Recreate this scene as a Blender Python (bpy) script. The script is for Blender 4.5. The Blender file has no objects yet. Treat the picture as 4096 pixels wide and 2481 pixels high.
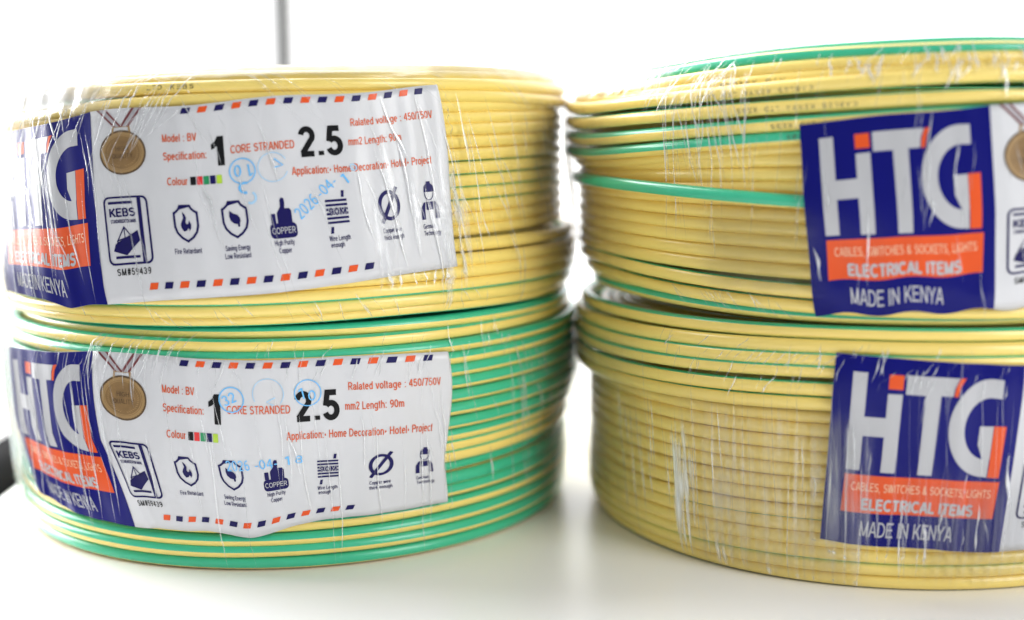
import bpy, bmesh, math, random
import numpy as np
from mathutils import Matrix, Vector, Euler

SC = bpy.context.scene
COL = SC.collection
MM = 0.001
random.seed(7)
RNG = np.random.default_rng(7)

# ------------------------------------------------------------------ camera
cam_d = bpy.data.cameras.new('camera')
cam = bpy.data.objects.new('camera', cam_d)
COL.objects.link(cam)
PITCH, ROLL, CAM_H = 0.14263465, 0.00801367, 108.9656
fw = Vector((0, math.cos(PITCH), -math.sin(PITCH)))
r0 = Vector((1, 0, 0))
u0 = r0.cross(fw)
rr = r0 * math.cos(ROLL) - u0 * math.sin(ROLL)
uu = r0 * math.sin(ROLL) + u0 * math.cos(ROLL)
cam.matrix_world = Matrix(((rr.x, uu.x, -fw.x, 0), (rr.y, uu.y, -fw.y, 0),
                           (rr.z, uu.z, -fw.z, CAM_H * MM), (0, 0, 0, 1)))
cam_d.sensor_fit = 'HORIZONTAL'
cam_d.sensor_width = 36.0
cam_d.lens = 5281.56 / 4096 * 36.0
cam_d.clip_start = 0.005
cam_d.clip_end = 50
cam_d.dof.use_dof = True
cam_d.dof.focus_distance = 0.318
cam_d.dof.aperture_fstop = 4.6
SC.camera = cam

# ------------------------------------------------------------------ world, lamps, exposure
W = bpy.data.worlds.new('World')
SC.world = W
W.use_nodes = True
W.node_tree.nodes['Background'].inputs[0].default_value = (0.93, 0.97, 1.0, 1)
W.node_tree.nodes['Background'].inputs[1].default_value = 0.45

def area(name, loc, target, sx, sy, power, col=(1, 1, 1)):
    d = bpy.data.lights.new(name, 'AREA')
    d.shape = 'RECTANGLE'
    d.size, d.size_y, d.energy, d.color = sx, sy, power, col
    o = bpy.data.objects.new(name, d)
    COL.objects.link(o)
    o.location = loc
    o.rotation_euler = (Vector(target) - Vector(loc)).to_track_quat('-Z', 'Y').to_euler()
    return o

area('overhead_lamp', (-0.25, 0.80, 0.75), (0, 0.36, 0.08), 0.8, 0.5, 11.0)
area('left_window_light', (-0.85, 0.70, 0.32), (-0.05, 0.40, 0.08), 0.6, 0.6, 17.0)
area('right_window_light', (0.62, -0.2, 0.42), (0.0, 0.36, 0.07), 0.35, 0.6, 4.7)

SC.view_settings.view_transform = 'Standard'
SC.view_settings.look = 'None'
SC.view_settings.exposure = 0.0
SC.view_settings.gamma = 1.0
SC.view_settings.use_curve_mapping = False
SC.cycles.use_denoising = True
SC.cycles.max_bounces = 12
SC.cycles.transparent_max_bounces = 32
SC.cycles.caustics_reflective = False
SC.cycles.caustics_refractive = False

# ------------------------------------------------------------------ materials
def mat(name, color=(.8, .8, .8), rough=.4, spec=.5, coat=0.0, coat_rough=.1, metal=0.0, noise=0.0, nscale=200, bump=0.0, bscale=400):
    m = bpy.data.materials.new(name)
    m.use_nodes = True
    nt = m.node_tree
    b = nt.nodes['Principled BSDF']
    b.inputs['Base Color'].default_value = (*color, 1)
    b.inputs['Roughness'].default_value = rough
    b.inputs['Specular IOR Level'].default_value = spec
    b.inputs['Coat Weight'].default_value = coat
    b.inputs['Coat Roughness'].default_value = coat_rough
    b.inputs['Metallic'].default_value = metal
    tc = nt.nodes.new('ShaderNodeTexCoord')
    if noise:
        n = nt.nodes.new('ShaderNodeTexNoise')
        n.inputs['Scale'].default_value = nscale
        n.inputs['Detail'].default_value = 3
        mx = nt.nodes.new('ShaderNodeMix'); mx.data_type = 'RGBA'
        mx.inputs[6].default_value = (*[c * (1 - noise) for c in color], 1)
        mx.inputs[7].default_value = (*[min(1, c * (1 + noise)) for c in color], 1)
        nt.links.new(tc.outputs['Object'], n.inputs['Vector'])
        nt.links.new(n.outputs['Fac'], mx.inputs[0])
        nt.links.new(mx.outputs[2], b.inputs['Base Color'])
    if bump:
        n = nt.nodes.new('ShaderNodeTexNoise')
        n.inputs['Scale'].default_value = bscale
        bp = nt.nodes.new('ShaderNodeBump')
        bp.inputs['Strength'].default_value = bump
        bp.inputs['Distance'].default_value = 0.0004
        nt.links.new(tc.outputs['Object'], n.inputs['Vector'])
        nt.links.new(n.outputs['Fac'], bp.inputs['Height'])
        nt.links.new(bp.outputs['Normal'], b.inputs['Normal'])
        nt.links.new(bp.outputs['Normal'], b.inputs['Coat Normal'])
    return m

def film_mat(name, opacity, rough=.12, tint=(.96, .98, 1), ior=1.45, gloss=.25, trans=.4):
    """stretch film: clear and glossy; opacity mixes in white that imitates glare"""
    m = bpy.data.materials.new(name)
    m.use_nodes = True
    nt = m.node_tree
    nt.nodes.clear()
    out = nt.nodes.new('ShaderNodeOutputMaterial')
    tr = nt.nodes.new('ShaderNodeBsdfTransparent')
    p = nt.nodes.new('ShaderNodeBsdfPrincipled')
    p.inputs['Base Color'].default_value = (*tint, 1)
    p.inputs['Roughness'].default_value = rough
    p.inputs['Specular IOR Level'].default_value = .9
    tl = nt.nodes.new('ShaderNodeBsdfTranslucent')
    tl.inputs['Color'].default_value = (*tint, 1)
    m1 = nt.nodes.new('ShaderNodeMixShader'); m1.inputs[0].default_value = trans
    m2 = nt.nodes.new('ShaderNodeMixShader')
    fr = nt.nodes.new('ShaderNodeFresnel'); fr.inputs['IOR'].default_value = ior
    ad = nt.nodes.new('ShaderNodeMath'); ad.operation = 'MULTIPLY_ADD'; ad.use_clamp = True
    ad.inputs[1].default_value = .9; ad.inputs[2].default_value = opacity
    nt.links.new(fr.outputs[0], ad.inputs[0])
    at = nt.nodes.new('ShaderNodeAttribute'); at.attribute_name = 'veil'  # fades the whitened film at its borders and draws its haze streaks
    mu = nt.nodes.new('ShaderNodeMath'); mu.operation = 'MULTIPLY'
    nt.links.new(ad.outputs[0], mu.inputs[0]); nt.links.new(at.outputs['Fac'], mu.inputs[1])
    nt.links.new(mu.outputs[0], m2.inputs[0])
    nt.links.new(p.outputs[0], m1.inputs[1]); nt.links.new(tl.outputs[0], m1.inputs[2])
    gl = nt.nodes.new('ShaderNodeBsdfGlossy'); gl.inputs['Roughness'].default_value = rough
    m3 = nt.nodes.new('ShaderNodeMixShader'); m3.inputs[0].default_value = gloss
    nt.links.new(m1.outputs[0], m3.inputs[1]); nt.links.new(gl.outputs[0], m3.inputs[2])
    nt.links.new(tr.outputs[0], m2.inputs[1]); nt.links.new(m3.outputs[0], m2.inputs[2])
    nt.links.new(m2.outputs[0], out.inputs[0])
    return m

M_YEL = mat('yellow_pvc', (.86, .66, .18), .3, .5, .25, .12, noise=.05, nscale=60)
M_GRN = mat('green_pvc', (.04, .475, .265), .3, .5, .25, .12, noise=.06, nscale=60)
M_INK = mat('cable_ink', (.09, .075, .03), .5)
M_PAPER = mat('label_paper', (.605, .605, .62), .3, .4, .15, .1, bump=.12, bscale=160)
M_BLUE = mat('label_blue', (.002, .003, .14), .3, .16, .06, .08, bump=.15, bscale=160)
M_RED = mat('label_orange', (.72, .085, .012), .35, .3, .1, .1)
M_TXT = mat('label_red_text', (.64, .105, .025), .4)
M_BLACK = mat('label_black', (.004, .004, .005), .4, .2)
M_NAVY = mat('label_navy', (.005, .003, .08), .4, .25)
M_WHITE = mat('label_white_print', (.46, .46, .475), .3, .4, .15, .1)
M_CREAM = mat('label_cream_text', (.85, .62, .40), .4)
M_STAMP = mat('stamp_ink', (.14, .48, .86), .5)
M_STAMPF = mat('stamp_ink_faint', (.38, .62, .84), .5)
M_MED = mat('medal_bronze', (.22, .125, .042), .35, .5, .2, .1, noise=.35, nscale=500)
M_MEDL = mat('medal_light', (.33, .205, .08), .35, .5, .2, .1)
M_MEDD = mat('medal_dark', (.09, .05, .02), .4)
M_RIBR = mat('ribbon_maroon', (.16, .03, .035), .5)
M_RIBG = mat('ribbon_grey', (.36, .35, .37), .5)
M_GREEN = mat('swatch_green', (.01, .25, .09), .4)
M_SRED = mat('swatch_red', (.65, .02, .02), .4)
M_LIME = mat('swatch_lime', (.42, .62, .04), .4)
F_CREASE = film_mat('film_crease_glint', .88, .27, gloss=.5, trans=.12)  # real folds, whitened in colour to imitate bright glints along them
F_SOFT = film_mat('film_fold_haze', .32, .28, gloss=.4, trans=.1)  # soft folds; the whitish colour imitates broad glare on the film
F_GLARE = film_mat('film_bunch_glare', .95, .25, gloss=.25, trans=.2, tint=(.985, .99, 1))  # crumpled film, near-opaque white imitating window glare
F_BAND = film_mat('film_haze_band', .11, .3, gloss=.4, trans=.05)  # faint whitish strips imitating reflections and haze in the film
F_CLEAR = film_mat('film_clear', .03, .1, gloss=.6)
F_EDGE = film_mat('film_layered', .03, .2, ior=1.75, gloss=.5, trans=.6)

# ------------------------------------------------------------------ helpers
def thing(name, label, cat, loc, group=None):
    o = bpy.data.objects.new(name, None)
    o.empty_display_size = .02
    COL.objects.link(o)
    o.location = loc
    o['label'] = label
    o['category'] = cat
    if group: o['group'] = group
    return o

def mesh_obj(name, verts, faces, mats, parent=None, fmat=None, smooth=True):
    me = bpy.data.meshes.new(name)
    me.from_pydata([tuple(v) for v in verts], [], [tuple(f) for f in faces])
    for m in mats: me.materials.append(m)
    if fmat is not None: me.polygons.foreach_set('material_index', np.asarray(fmat, dtype=np.int32))
    me.polygons.foreach_set('use_smooth', np.full(len(me.polygons), smooth))
    me.update()
    o = bpy.data.objects.new(name, me)
    COL.objects.link(o)
    if parent: o.parent = parent
    return o

def box_bm(bm, lo, hi, bev=0.0):
    r = bmesh.ops.create_cube(bm, size=1)
    lo, hi = Vector(lo), Vector(hi)
    for v in r['verts']:
        v.co = Vector([(lo[i] + hi[i]) / 2 + v.co[i] * (hi[i] - lo[i]) for i in range(3)])
    if bev:
        es = list({e for v in r['verts'] for e in v.link_edges})
        bmesh.ops.bevel(bm, geom=es, offset=bev, segments=3, affect='EDGES')

def bm_obj(name, bm, m, parent=None, smooth=False):
    me = bpy.data.meshes.new(name)
    bm.to_mesh(me); bm.free()
    me.materials.append(m)
    if smooth: me.polygons.foreach_set('use_smooth', np.full(len(me.polygons), True))
    o = bpy.data.objects.new(name, me)
    COL.objects.link(o)
    if parent: o.parent = parent
    return o

NT = 180                              # angular samples of a turn
TH = np.linspace(-math.pi, math.pi, NT, endpoint=False)

def ring_fn(ctrl, tilt=0.0):
    """smooth periodic function of angle from (degrees, value) control points"""
    if not isinstance(ctrl, (list, tuple)):
        return np.full(NT, float(ctrl)) + tilt * np.sin(TH)
    c = sorted(ctrl)
    xs = [math.radians(a) for a, _ in c]; ys = [b for _, b in c]
    mean = (ys[0] + ys[-1]) / 2
    xs = [xs[0] - .5] + xs + [xs[-1] + .5]
    ys = [ys[0] * .6 + mean * .4] + ys + [ys[-1] * .6 + mean * .4]
    xs = [-math.pi] + [x for x in xs] + [math.pi]
    ys = [mean] + ys + [mean]
    v = np.interp(TH, xs, ys)
    k = np.exp(-.5 * (np.arange(-12, 13) / 3.5) ** 2); k /= k.sum()
    v = np.convolve(np.concatenate([v[-12:], v, v[:12]]), k, 'valid')
    return v + tilt * np.sin(TH)

def wob(a, n0=1, n1=5):
    o = np.zeros(NT)
    for n in range(n0, n1 + 1):
        o += RNG.normal() * np.sin(n * TH + RNG.uniform(0, 6.3)) / n
    return a * o

def tube(rad, z, phi, wr, ns, nt=NT):
    """closed turn of cable; section vertex 0 sits at angle phi (0 out, 90 up)"""
    idx = np.arange(0, NT, NT // nt)
    t = TH[idx]; n = len(idx)
    a = phi[idx][:, None] + np.arange(ns)[None, :] * 2 * math.pi / ns
    R = rad[idx][:, None] + wr * np.cos(a)
    Z = z[idx][:, None] + wr * np.sin(a)
    V = np.stack([R * np.sin(t)[:, None], -R * np.cos(t)[:, None], Z], -1).reshape(-1, 3) * MM
    i = np.arange(n)[:, None]; k = np.arange(ns)[None, :]
    i2 = (i + 1) % n; k2 = (k + 1) % ns
    F = np.stack([i * ns + k, i * ns + k2, i2 * ns + k2, i2 * ns + k], -1).reshape(-1, 4)
    K = np.broadcast_to(k, (n, ns)).reshape(-1)
    return V, F, K

GREEN = 140                            # degrees of the section that are green

class Cable:
    def __init__(s, wr):
        s.V, s.F, s.K, s.n, s.wr = [], [], [], 0, wr
        s.prof = []
    def turn(s, r, z, green, drift=10, wobr=.12, wobz=.07, ns=18, nt=NT, tilt=0., outer=True, wr=None):
        wr = wr or s.wr
        rad = ring_fn(r) + wob(wobr); zz = ring_fn(z, tilt) + wob(wobz, 1, 4)
        ng = round(GREEN / 360 * ns)
        g = ring_fn(green) + wob(drift * .5, 1, 3)
        phi = np.radians(g) - math.pi * ng / ns
        V, F, K = tube(rad, zz, phi, wr, ns, nt)
        s.V.append(V); s.F.append(F + s.n); s.K.append((K < ng).astype(int)); s.n += len(V)
        if outer: s.prof.append((rad + 0, zz + 0))
        return rad, zz
    def build(s, name, parent):
        return mesh_obj(name, np.concatenate(s.V), np.concatenate(s.F), [M_YEL, M_GRN], parent, np.concatenate(s.K))

def fill_turns(c, r_in, r_out, z0, z1, pitch, tilt=0, top=True, topz=None, topg=210):
    """the layers behind the outer one: second layer, top and bottom faces, inner wall"""
    z = z0
    while z <= z1 + .1:
        c.turn(r_out - pitch * .87, z + pitch * .5, 180 + RNG.uniform(-40, 40), 20, .2, .15, 10, 90, tilt, False)
        c.turn(r_in, z, RNG.uniform(0, 360), 20, .2, .1, 10, 60, tilt, False)
        z += pitch
    r = r_in + pitch
    while r < r_out - pitch * .6:
        c.turn(r, z0, RNG.uniform(0, 360), 20, .2, .1, 10, 60, tilt, False)
        if top:
            c.turn(r, (topz or z1) + RNG.normal() * .25, topg + RNG.uniform(-50, 50), 20, .25, .15, 12, 90, tilt, False)
        r += pitch

# ---- film surface: the convex skin stretched round the turns
NJ = 90
class Hull:
    def __init__(s, c, extra=.35, top_r=70.):
        P = [(a, b) for a, b in c.prof]
        w = c.wr
        s.idx = np.arange(0, NT, 3)
        out = []
        for i in s.idx:
            pts = []
            for a, b in P:
                for k in range(12):
                    q = k * math.pi / 6
                    pts.append((a[i] + w * math.cos(q), b[i] + w * math.sin(q)))
            zt = max(p[1] for p in pts); zb = min(p[1] for p in pts)
            pts += [(top_r, zt), (top_r + 5, zb)]
            pts = sorted(set((round(x, 3), round(y, 3)) for x, y in pts), key=lambda p: (p[1], p[0]))
            # right hand hull from bottom to top
            h = []
            for p in pts:
                while len(h) > 1 and (h[-1][0] - h[-2][0]) * (p[1] - h[-2][1]) - (h[-1][1] - h[-2][1]) * (p[0] - h[-2][0]) <= 0:
                    h.pop()
                h.append(p)
            h = np.array(h)[::-1]                      # top to bottom
            h = h[h[:, 0] > top_r - 1]
            if h[0][0] > top_r + .5: h = np.vstack([[top_r, h[0][1]], h])
            d = np.r_[0, np.cumsum(np.hypot(*np.diff(h, axis=0).T))]
            t = np.linspace(0, d[-1], NJ)
            q = np.stack([np.interp(t, d, h[:, 0]), np.interp(t, d, h[:, 1])], -1)
            # soften and push outward
            for _ in range(2): q[1:-1] = .5 * q[1:-1] + .25 * (q[:-2] + q[2:])
            tg = np.gradient(q, axis=0); nn = np.stack([-tg[:, 1], tg[:, 0]], -1)
            nn /= np.linalg.norm(nn, axis=1, keepdims=True) + 1e-9
            out.append(q + extra * nn)
        s.q = np.array(out)                            # (angle, j, (r, z))
        # smooth round the coil
        for _ in range(2): s.q = .5 * s.q + .25 * (np.roll(s.q, 1, 0) + np.roll(s.q, -1, 0))
    def at(s, th, t):
        """th radians, t in 0..1 from the top's inside to the bottom -> r, z (mm)"""
        th = np.asarray(th, float); t = np.asarray(t, float)
        n = len(s.idx)
        x = ((th + math.pi) / (2 * math.pi) * n) % n
        i = np.floor(x).astype(int) % n; f = (x - np.floor(x))[..., None]
        y = np.clip(t, 0, .9999) * (NJ - 1)
        j = np.floor(y).astype(int); g = (y - j)[..., None]
        q = s.q; i2 = (i + 1) % n
        return (1 - f) * ((1 - g) * q[i, j] + g * q[i, j + 1]) + f * ((1 - g) * q[i2, j] + g * q[i2, j + 1])
    def r_at_z(s, th, z):
        th = np.asarray(th, float); z = np.asarray(z, float)
        n = len(s.idx)
        x = ((th + math.pi) / (2 * math.pi) * n) % n
        i = np.floor(x).astype(int) % n; f = x - np.floor(x)
        o = np.empty(th.shape)
        for k in np.ndindex(th.shape):
            a = s.q[i[k]]; b = s.q[(i[k] + 1) % n]
            o[k] = (1 - f[k]) * np.interp(z[k], a[::-1, 1], a[::-1, 0]) + f[k] * np.interp(z[k], b[::-1, 1], b[::-1, 0])
        return o
    def t_of_z(s, th, z):
        i = int(((th + math.pi) / (2 * math.pi) * len(s.idx))) % len(s.idx)
        return float(np.interp(z, s.q[i][::-1, 1], np.linspace(0, 1, NJ)[::-1]))

def pol(th, r, z):
    return np.stack([r * np.sin(th), -r * np.cos(th), z], -1) * MM

class Film:
    def __init__(s, hull, lab=None):
        s.h, s.lab = hull, lab
        s.V, s.F, s.K, s.A, s.n = [], [], [], [], 0
    def surf(s, th, t, lift):
        q = s.h.at(th, t)
        r, z = q[..., 0], q[..., 1]
        if s.lab is not None: r = np.maximum(r, s.lab.height(th, z) + .1)
        return pol(th, r + lift, z + 0 * th)
    def add(s, V, F, m, a):
        s.A.append(np.asarray(a, float)); s.V.append(V); s.F.append(np.asarray(F) + s.n); s.K.append(np.full(len(F), m)); s.n += len(V)
    def crease(s, th0, t0, th1, t1, w, m=0, n=26, wig=.006, lift=.1, h=.12, bow=0.0):
        u = np.linspace(0, 1, n)
        ph = RNG.uniform(0, 6.3); ph2 = RNG.uniform(0, 6.3)
        th = th0 + (th1 - th0) * u + wig * (np.sin(3 * u + ph) - math.sin(ph)) * .6 + wig * .3 * np.sin(9 * u + ph2) + bow * u * (1 - u) * 4
        t = t0 + (t1 - t0) * u
        prof = np.sin(np.pi * np.clip(u, 0.0, 1)) ** .55 * (0.75 + .25 * np.sin(11 * u + ph2))
        ww = w * np.maximum(prof, .04) / 80. * .5
        L = s.surf(th - ww, t, lift); C = s.surf(th, t, lift + h * prof); R = s.surf(th + ww, t, lift)
        V = np.stack([L, C, R], 1).reshape(-1, 3)
        F = []
        for k in range(n - 1):
            a = 3 * k
            F += [(a, a + 1, a + 4, a + 3), (a + 1, a + 2, a + 5, a + 4)]
        e = np.clip(np.minimum(u, 1 - u) * 4, 0, 1) * (.6 + .4 * np.sin(7 * u + ph) ** 2)
        s.add(V, F, m, (e[:, None] * np.array([[0., 1., 0.]] if m in (1, 5) else [[.5, 1., .5]])).reshape(-1))
    def sheet(s, th0, th1, t0, t1, m, nu=40, nv=24, amp=.15, lift=.15, freq=60, fade=(.3, .3, .25, .25), streak=.35):
        U, T = np.meshgrid(np.linspace(th0, th1, nu), np.linspace(t0, t1, nv), indexing='ij')
        p = RNG.uniform(0, 6.3, 4)
        rip = amp * (np.sin(freq * U + 2 * T + p[0]) + .6 * np.sin(freq * 2.3 * U + 5 * T + p[1]) + .35 * np.sin(freq * 4.1 * U + 14 * T + p[2]))
        e = .02
        # ragged upper / lower ends
        T2 = T + (RNG.uniform(-1, 1, (nu, 1)) * e) * (np.abs(T - (t0 + t1) / 2) / (abs(t1 - t0) / 2)) ** 3
        V = s.surf(U, T2, lift + amp + rip).reshape(-1, 3)
        F = [(i * nv + j, i * nv + j + 1, (i + 1) * nv + j + 1, (i + 1) * nv + j) for i in range(nu - 1) for j in range(nv - 1)]
        iu = np.linspace(0, 1, nu)[:, None]; iv = np.linspace(0, 1, nv)[None, :]
        sm = lambda x: x * x * (3 - 2 * x)
        fu = sm(np.clip(np.minimum(iu / fade[0] if fade[0] else 1 + 0 * iu, (1 - iu) / fade[1] if fade[1] else 1 + 0 * iu), 0, 1))
        fv = sm(np.clip(np.minimum(iv / fade[2] if fade[2] else 1 + 0 * iv, (1 - iv) / fade[3] if fade[3] else 1 + 0 * iv), 0, 1))
        str_ = .5 + .5 * np.sin(freq * 1.7 * U + 3 * T + p[3]) * np.sin(freq * .6 * U - 4 * T + p[0])
        s.add(V, F, m, (fu * fv * (1 - streak + streak * str_)).reshape(-1))
    def build(s, parent):
        o = mesh_obj('film', np.concatenate(s.V), np.concatenate(s.F), [F_CREASE, F_SOFT, F_GLARE, F_CLEAR, F_EDGE, F_BAND], parent, np.concatenate(s.K))
        at = o.data.attributes.new('veil', 'FLOAT', 'POINT'); at.data.foreach_set('value', np.concatenate(s.A).astype(np.float32))
        return o

# ------------------------------------------------------------------ label artwork, flat, in millimetres (u right, v down; u<0 is the blue end)
LW, LB, LH = 86.5, 41.0, 44.5
ART = []                               # (name, level, verts, faces, material list, face material)

def dice(verts, faces, fm):
    """cut a flat mesh at the label grid's own lines so that it can follow the label's folds"""
    bm = bmesh.new()
    vs = [bm.verts.new((v[0], v[1], v[2] if len(v) > 2 else 0)) for v in verts]
    for f, m in zip(faces, fm):
        try:
            q = bm.faces.new([vs[i] for i in f]); q.material_index = m
        except ValueError:
            pass
    bmesh.ops.triangulate(bm, faces=[f for f in bm.faces if len(f.verts) > 3])
    xs = [v.co.x for v in bm.verts]; ys = [v.co.y for v in bm.verts]
    for ax, lo, hi, st in ((0, min(xs), max(xs), 1.0), (1, min(ys), max(ys), LH / 22)):
        k = math.ceil(lo / st)
        while k * st < hi:
            co = (k * st, 0, 0) if ax == 0 else (0, k * st, 0)
            no = (1, 0, 0) if ax == 0 else (0, 1, 0)
            bmesh.ops.bisect_plane(bm, geom=bm.verts[:] + bm.edges[:] + bm.faces[:], dist=1e-5, plane_co=co, plane_no=no)
            k += 1
    bm.verts.index_update()
    V = np.array([(v.co.x, v.co.y, v.co.z) for v in bm.verts])
    F, K = [], []
    for f in bm.faces:
        ids = [v.index for v in f.verts]
        if f.normal.z > 0: ids = ids[::-1]            # v points down
        F.append(ids); K.append(f.material_index)
    bm.free()
    return V, F, K

def _a(cx, cy, rx, ry, a0, a1):
    n = max(3, int(abs(a1 - a0) / 15))
    return [(cx + rx * math.cos(math.radians(a0 + (a1 - a0) * i / n)), cy + ry * math.sin(math.radians(a0 + (a1 - a0) * i / n))) for i in range(n + 1)]
def _glyphs():
    S1 = [(.1, 0), (.1, 1)]; g = {' ': (.3, [])}
    g['A'] = (.72, [[(.06, 0), (.34, 1)], [(.38, 1), (.66, 0)], [(.17, .33), (.55, .33)]])
    g['B'] = (.7, [S1, [(.1, .935), (.36, .935)] + _a(.36, .725, .2, .21, 80, -80) + [(.1, .515)], [(.38, .515)] + _a(.38, .29, .23, .225, 80, -80) + [(.1, .065)]])
    g['C'] = (.74, [_a(.4, .5, .33, .435, 45, 315)])
    g['D'] = (.75, [S1, [(.1, .935), (.3, .935)] + _a(.3, .5, .35, .435, 80, -80) + [(.3, .065), (.1, .065)]])
    g['E'] = (.66, [S1, [(.1, .935), (.62, .935)], [(.1, .52), (.56, .52)], [(.1, .065), (.63, .065)]])
    g['F'] = (.6, [S1, [(.1, .935), (.58, .935)], [(.1, .5), (.5, .5)]])
    g['G'] = (.8, [_a(.41, .5, .33, .435, 45, 300) + [(.7, .2)], [(.7, .14), (.7, .5)], [(.44, .45), (.72, .45)]])
    g['H'] = (.74, [S1, [(.62, 0), (.62, 1)], [(.1, .52), (.62, .52)]])
    g['I'] = (.22, [S1])
    g['K'] = (.68, [S1, [(.1, .32), (.6, 1)], [(.27, .55), (.64, 0)]])
    g['L'] = (.58, [S1, [(.1, .065), (.56, .065)]])
    g['M'] = (.82, [S1, [(.1, .97), (.38, .05)], [(.42, .05), (.7, .97)], [(.7, 0), (.7, 1)]])
    g['N'] = (.74, [S1, [(.62, 0), (.62, 1)], [(.1, .96), (.62, .04)]])
    g['O'] = (.82, [_a(.41, .5, .34, .435, 0, 360)])
    g['P'] = (.67, [S1, [(.1, .935), (.36, .935)] + _a(.36, .7, .23, .235, 80, -80) + [(.1, .465)]])
    g['Q'] = (.82, [_a(.41, .5, .34, .435, 0, 360), [(.45, .25), (.74, 0)]])
    g['R'] = (.72, [S1, [(.1, .935), (.38, .935)] + _a(.38, .7, .23, .235, 80, -80) + [(.1, .465)], [(.34, .465), (.66, 0)]])
    g['S'] = (.68, [_a(.34, .73, .24, .205, 25, 270) + _a(.34, .295, .26, .23, 75, -155)])
    g['T'] = (.64, [[(.03, .935), (.61, .935)], [(.32, 0), (.32, 1)]])
    g['U'] = (.72, [[(.1, 1), (.1, .32)] + _a(.36, .32, .26, .255, 190, 350) + [(.62, .32), (.62, 1)]])
    g['V'] = (.66, [[(.05, 1), (.32, 0)], [(.34, 0), (.61, 1)]])
    g['W'] = (.94, [[(.04, 1), (.24, 0)], [(.26, 0), (.45, 1)], [(.47, 1), (.66, 0)], [(.68, 0), (.88, 1)]])
    g['Y'] = (.66, [[(.04, 1), (.33, .45)], [(.62, 1), (.33, .45)], [(.33, .5), (.33, 0)]])
    g['Z'] = (.64, [[(.05, .935), (.58, .935)], [(.56, .93), (.07, .07)], [(.04, .065), (.6, .065)]])
    arch = lambda x0, x1, h=.72: [(x0, .42)] + _a((x0 + x1) / 2, .44, (x1 - x0) / 2, .215, 170, 10) + [(x1, .4), (x1, 0)]
    X = [(.1, 0), (.1, .72)]
    g['a'] = (.58, [_a(.28, .46, .19, .195, 160, 10) + [(.47, .4), (.47, 0)], [(.47, .41), (.27, .37)] + _a(.25, .215, .17, .155, 110, 270) + [(.37, .1), (.46, .22)]])
    g['b'] = (.6, [S1, _a(.31, .36, .21, .3, 0, 360)])
    g['c'] = (.53, [_a(.29, .36, .21, .3, 45, 315)])
    g['d'] = (.6, [[(.5, 0), (.5, 1)], _a(.29, .36, .21, .3, 0, 360)])
    g['e'] = (.58, [[(.08, .37), (.5, .37)], _a(.29, .36, .21, .3, 3, 310)])
    g['f'] = (.32, [[(.17, 0), (.17, .78)] + _a(.3, .8, .13, .135, 170, 80), [(.03, .66), (.32, .66)]])
    g['g'] = (.6, [[(.5, .72), (.5, -.08)] + _a(.29, -.08, .21, .15, -10, -150), _a(.29, .36, .21, .3, 0, 360)])
    g['h'] = (.58, [S1, arch(.1, .48)])
    g['i'] = (.21, [X, [(.1, .87), (.1, 1)]])
    g['j'] = (.21, [[(.1, .72), (.1, -.12)] + _a(0, -.1, .1, .12, -10, -80), [(.1, .87), (.1, 1)]])
    g['k'] = (.5, [S1, [(.1, .25), (.44, .72)], [(.22, .42), (.47, 0)]])
    g['l'] = (.21, [S1])
    g['m'] = (.84, [X, arch(.1, .42), arch(.42, .74)])
    g['n'] = (.58, [X, arch(.1, .48)])
    g['o'] = (.6, [_a(.3, .36, .22, .3, 0, 360)])
    g['p'] = (.6, [[(.1, .72), (.1, -.26)], _a(.31, .36, .21, .3, 0, 360)])
    g['r'] = (.36, [X, [(.1, .4)] + _a(.29, .45, .19, .2, 170, 80)])
    g['s'] = (.52, [_a(.26, .52, .17, .14, 25, 270) + _a(.26, .21, .19, .155, 75, -155)])
    g['t'] = (.31, [[(.15, .92), (.15, .17)] + _a(.25, .165, .1, .11, 190, 285), [(.02, .66), (.28, .66)]])
    g['u'] = (.58, [[(.1, .72), (.1, .27)] + _a(.29, .27, .19, .215, 190, 350) + [(.48, .3)], [(.48, .72), (.48, 0)]])
    g['v'] = (.52, [[(.04, .72), (.25, 0)], [(.27, 0), (.48, .72)]])
    g['w'] = (.76, [[(.04, .72), (.19, 0)], [(.21, 0), (.37, .72)], [(.39, .72), (.55, 0)], [(.57, 0), (.72, .72)]])
    g['y'] = (.52, [[(.04, .72), (.26, .02)], [(.48, .72), (.2, -.24), (.08, -.24)]])
    g['0'] = (.6, [_a(.3, .5, .22, .435, 0, 360)])
    g['1'] = (.6, [[(.35, 0), (.35, 1)], [(.35, .92), (.14, .72)]])
    g['2'] = (.6, [_a(.3, .7, .21, .235, 170, -25) + [(.12, .1)], [(.06, .065), (.54, .065)]])
    g['3'] = (.6, [_a(.28, .73, .19, .205, 160, -85), _a(.28, .29, .22, .23, 85, -165)])
    g['4'] = (.6, [[(.42, 0), (.42, 1)], [(.4, .96), (.06, .32)], [(.03, .3), (.56, .3)]])
    g['5'] = (.6, [[(.5, .935), (.17, .935), (.1, .48)], _a(.29, .32, .22, .255, 140, -160)])
    g['6'] = (.6, [_a(.3, .31, .21, .245, 0, 360), _a(.37, .45, .28, .485, 75, 178)])
    g['7'] = (.6, [[(.06, .935), (.53, .935), (.22, 0)]])
    g['8'] = (.6, [_a(.3, .73, .18, .205, 0, 360), _a(.3, .29, .22, .225, 0, 360)])
    g['9'] = (.6, [_a(.3, .69, .21, .245, 0, 360), _a(.23, .55, .28, .485, -105, -2)])
    g[':'] = (.27, [[(.13, 0), (.13, .14)], [(.13, .56), (.13, .7)]]); g['.'] = (.3, [[(.14, 0), (.14, .15)]])
    g[','] = (.26, [[(.12, .12), (.08, -.14)]]); g['/'] = (.3, [[(.02, 0), (.28, 1)]]); g['-'] = (.36, [[(.04, .37), (.32, .37)]])
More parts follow.
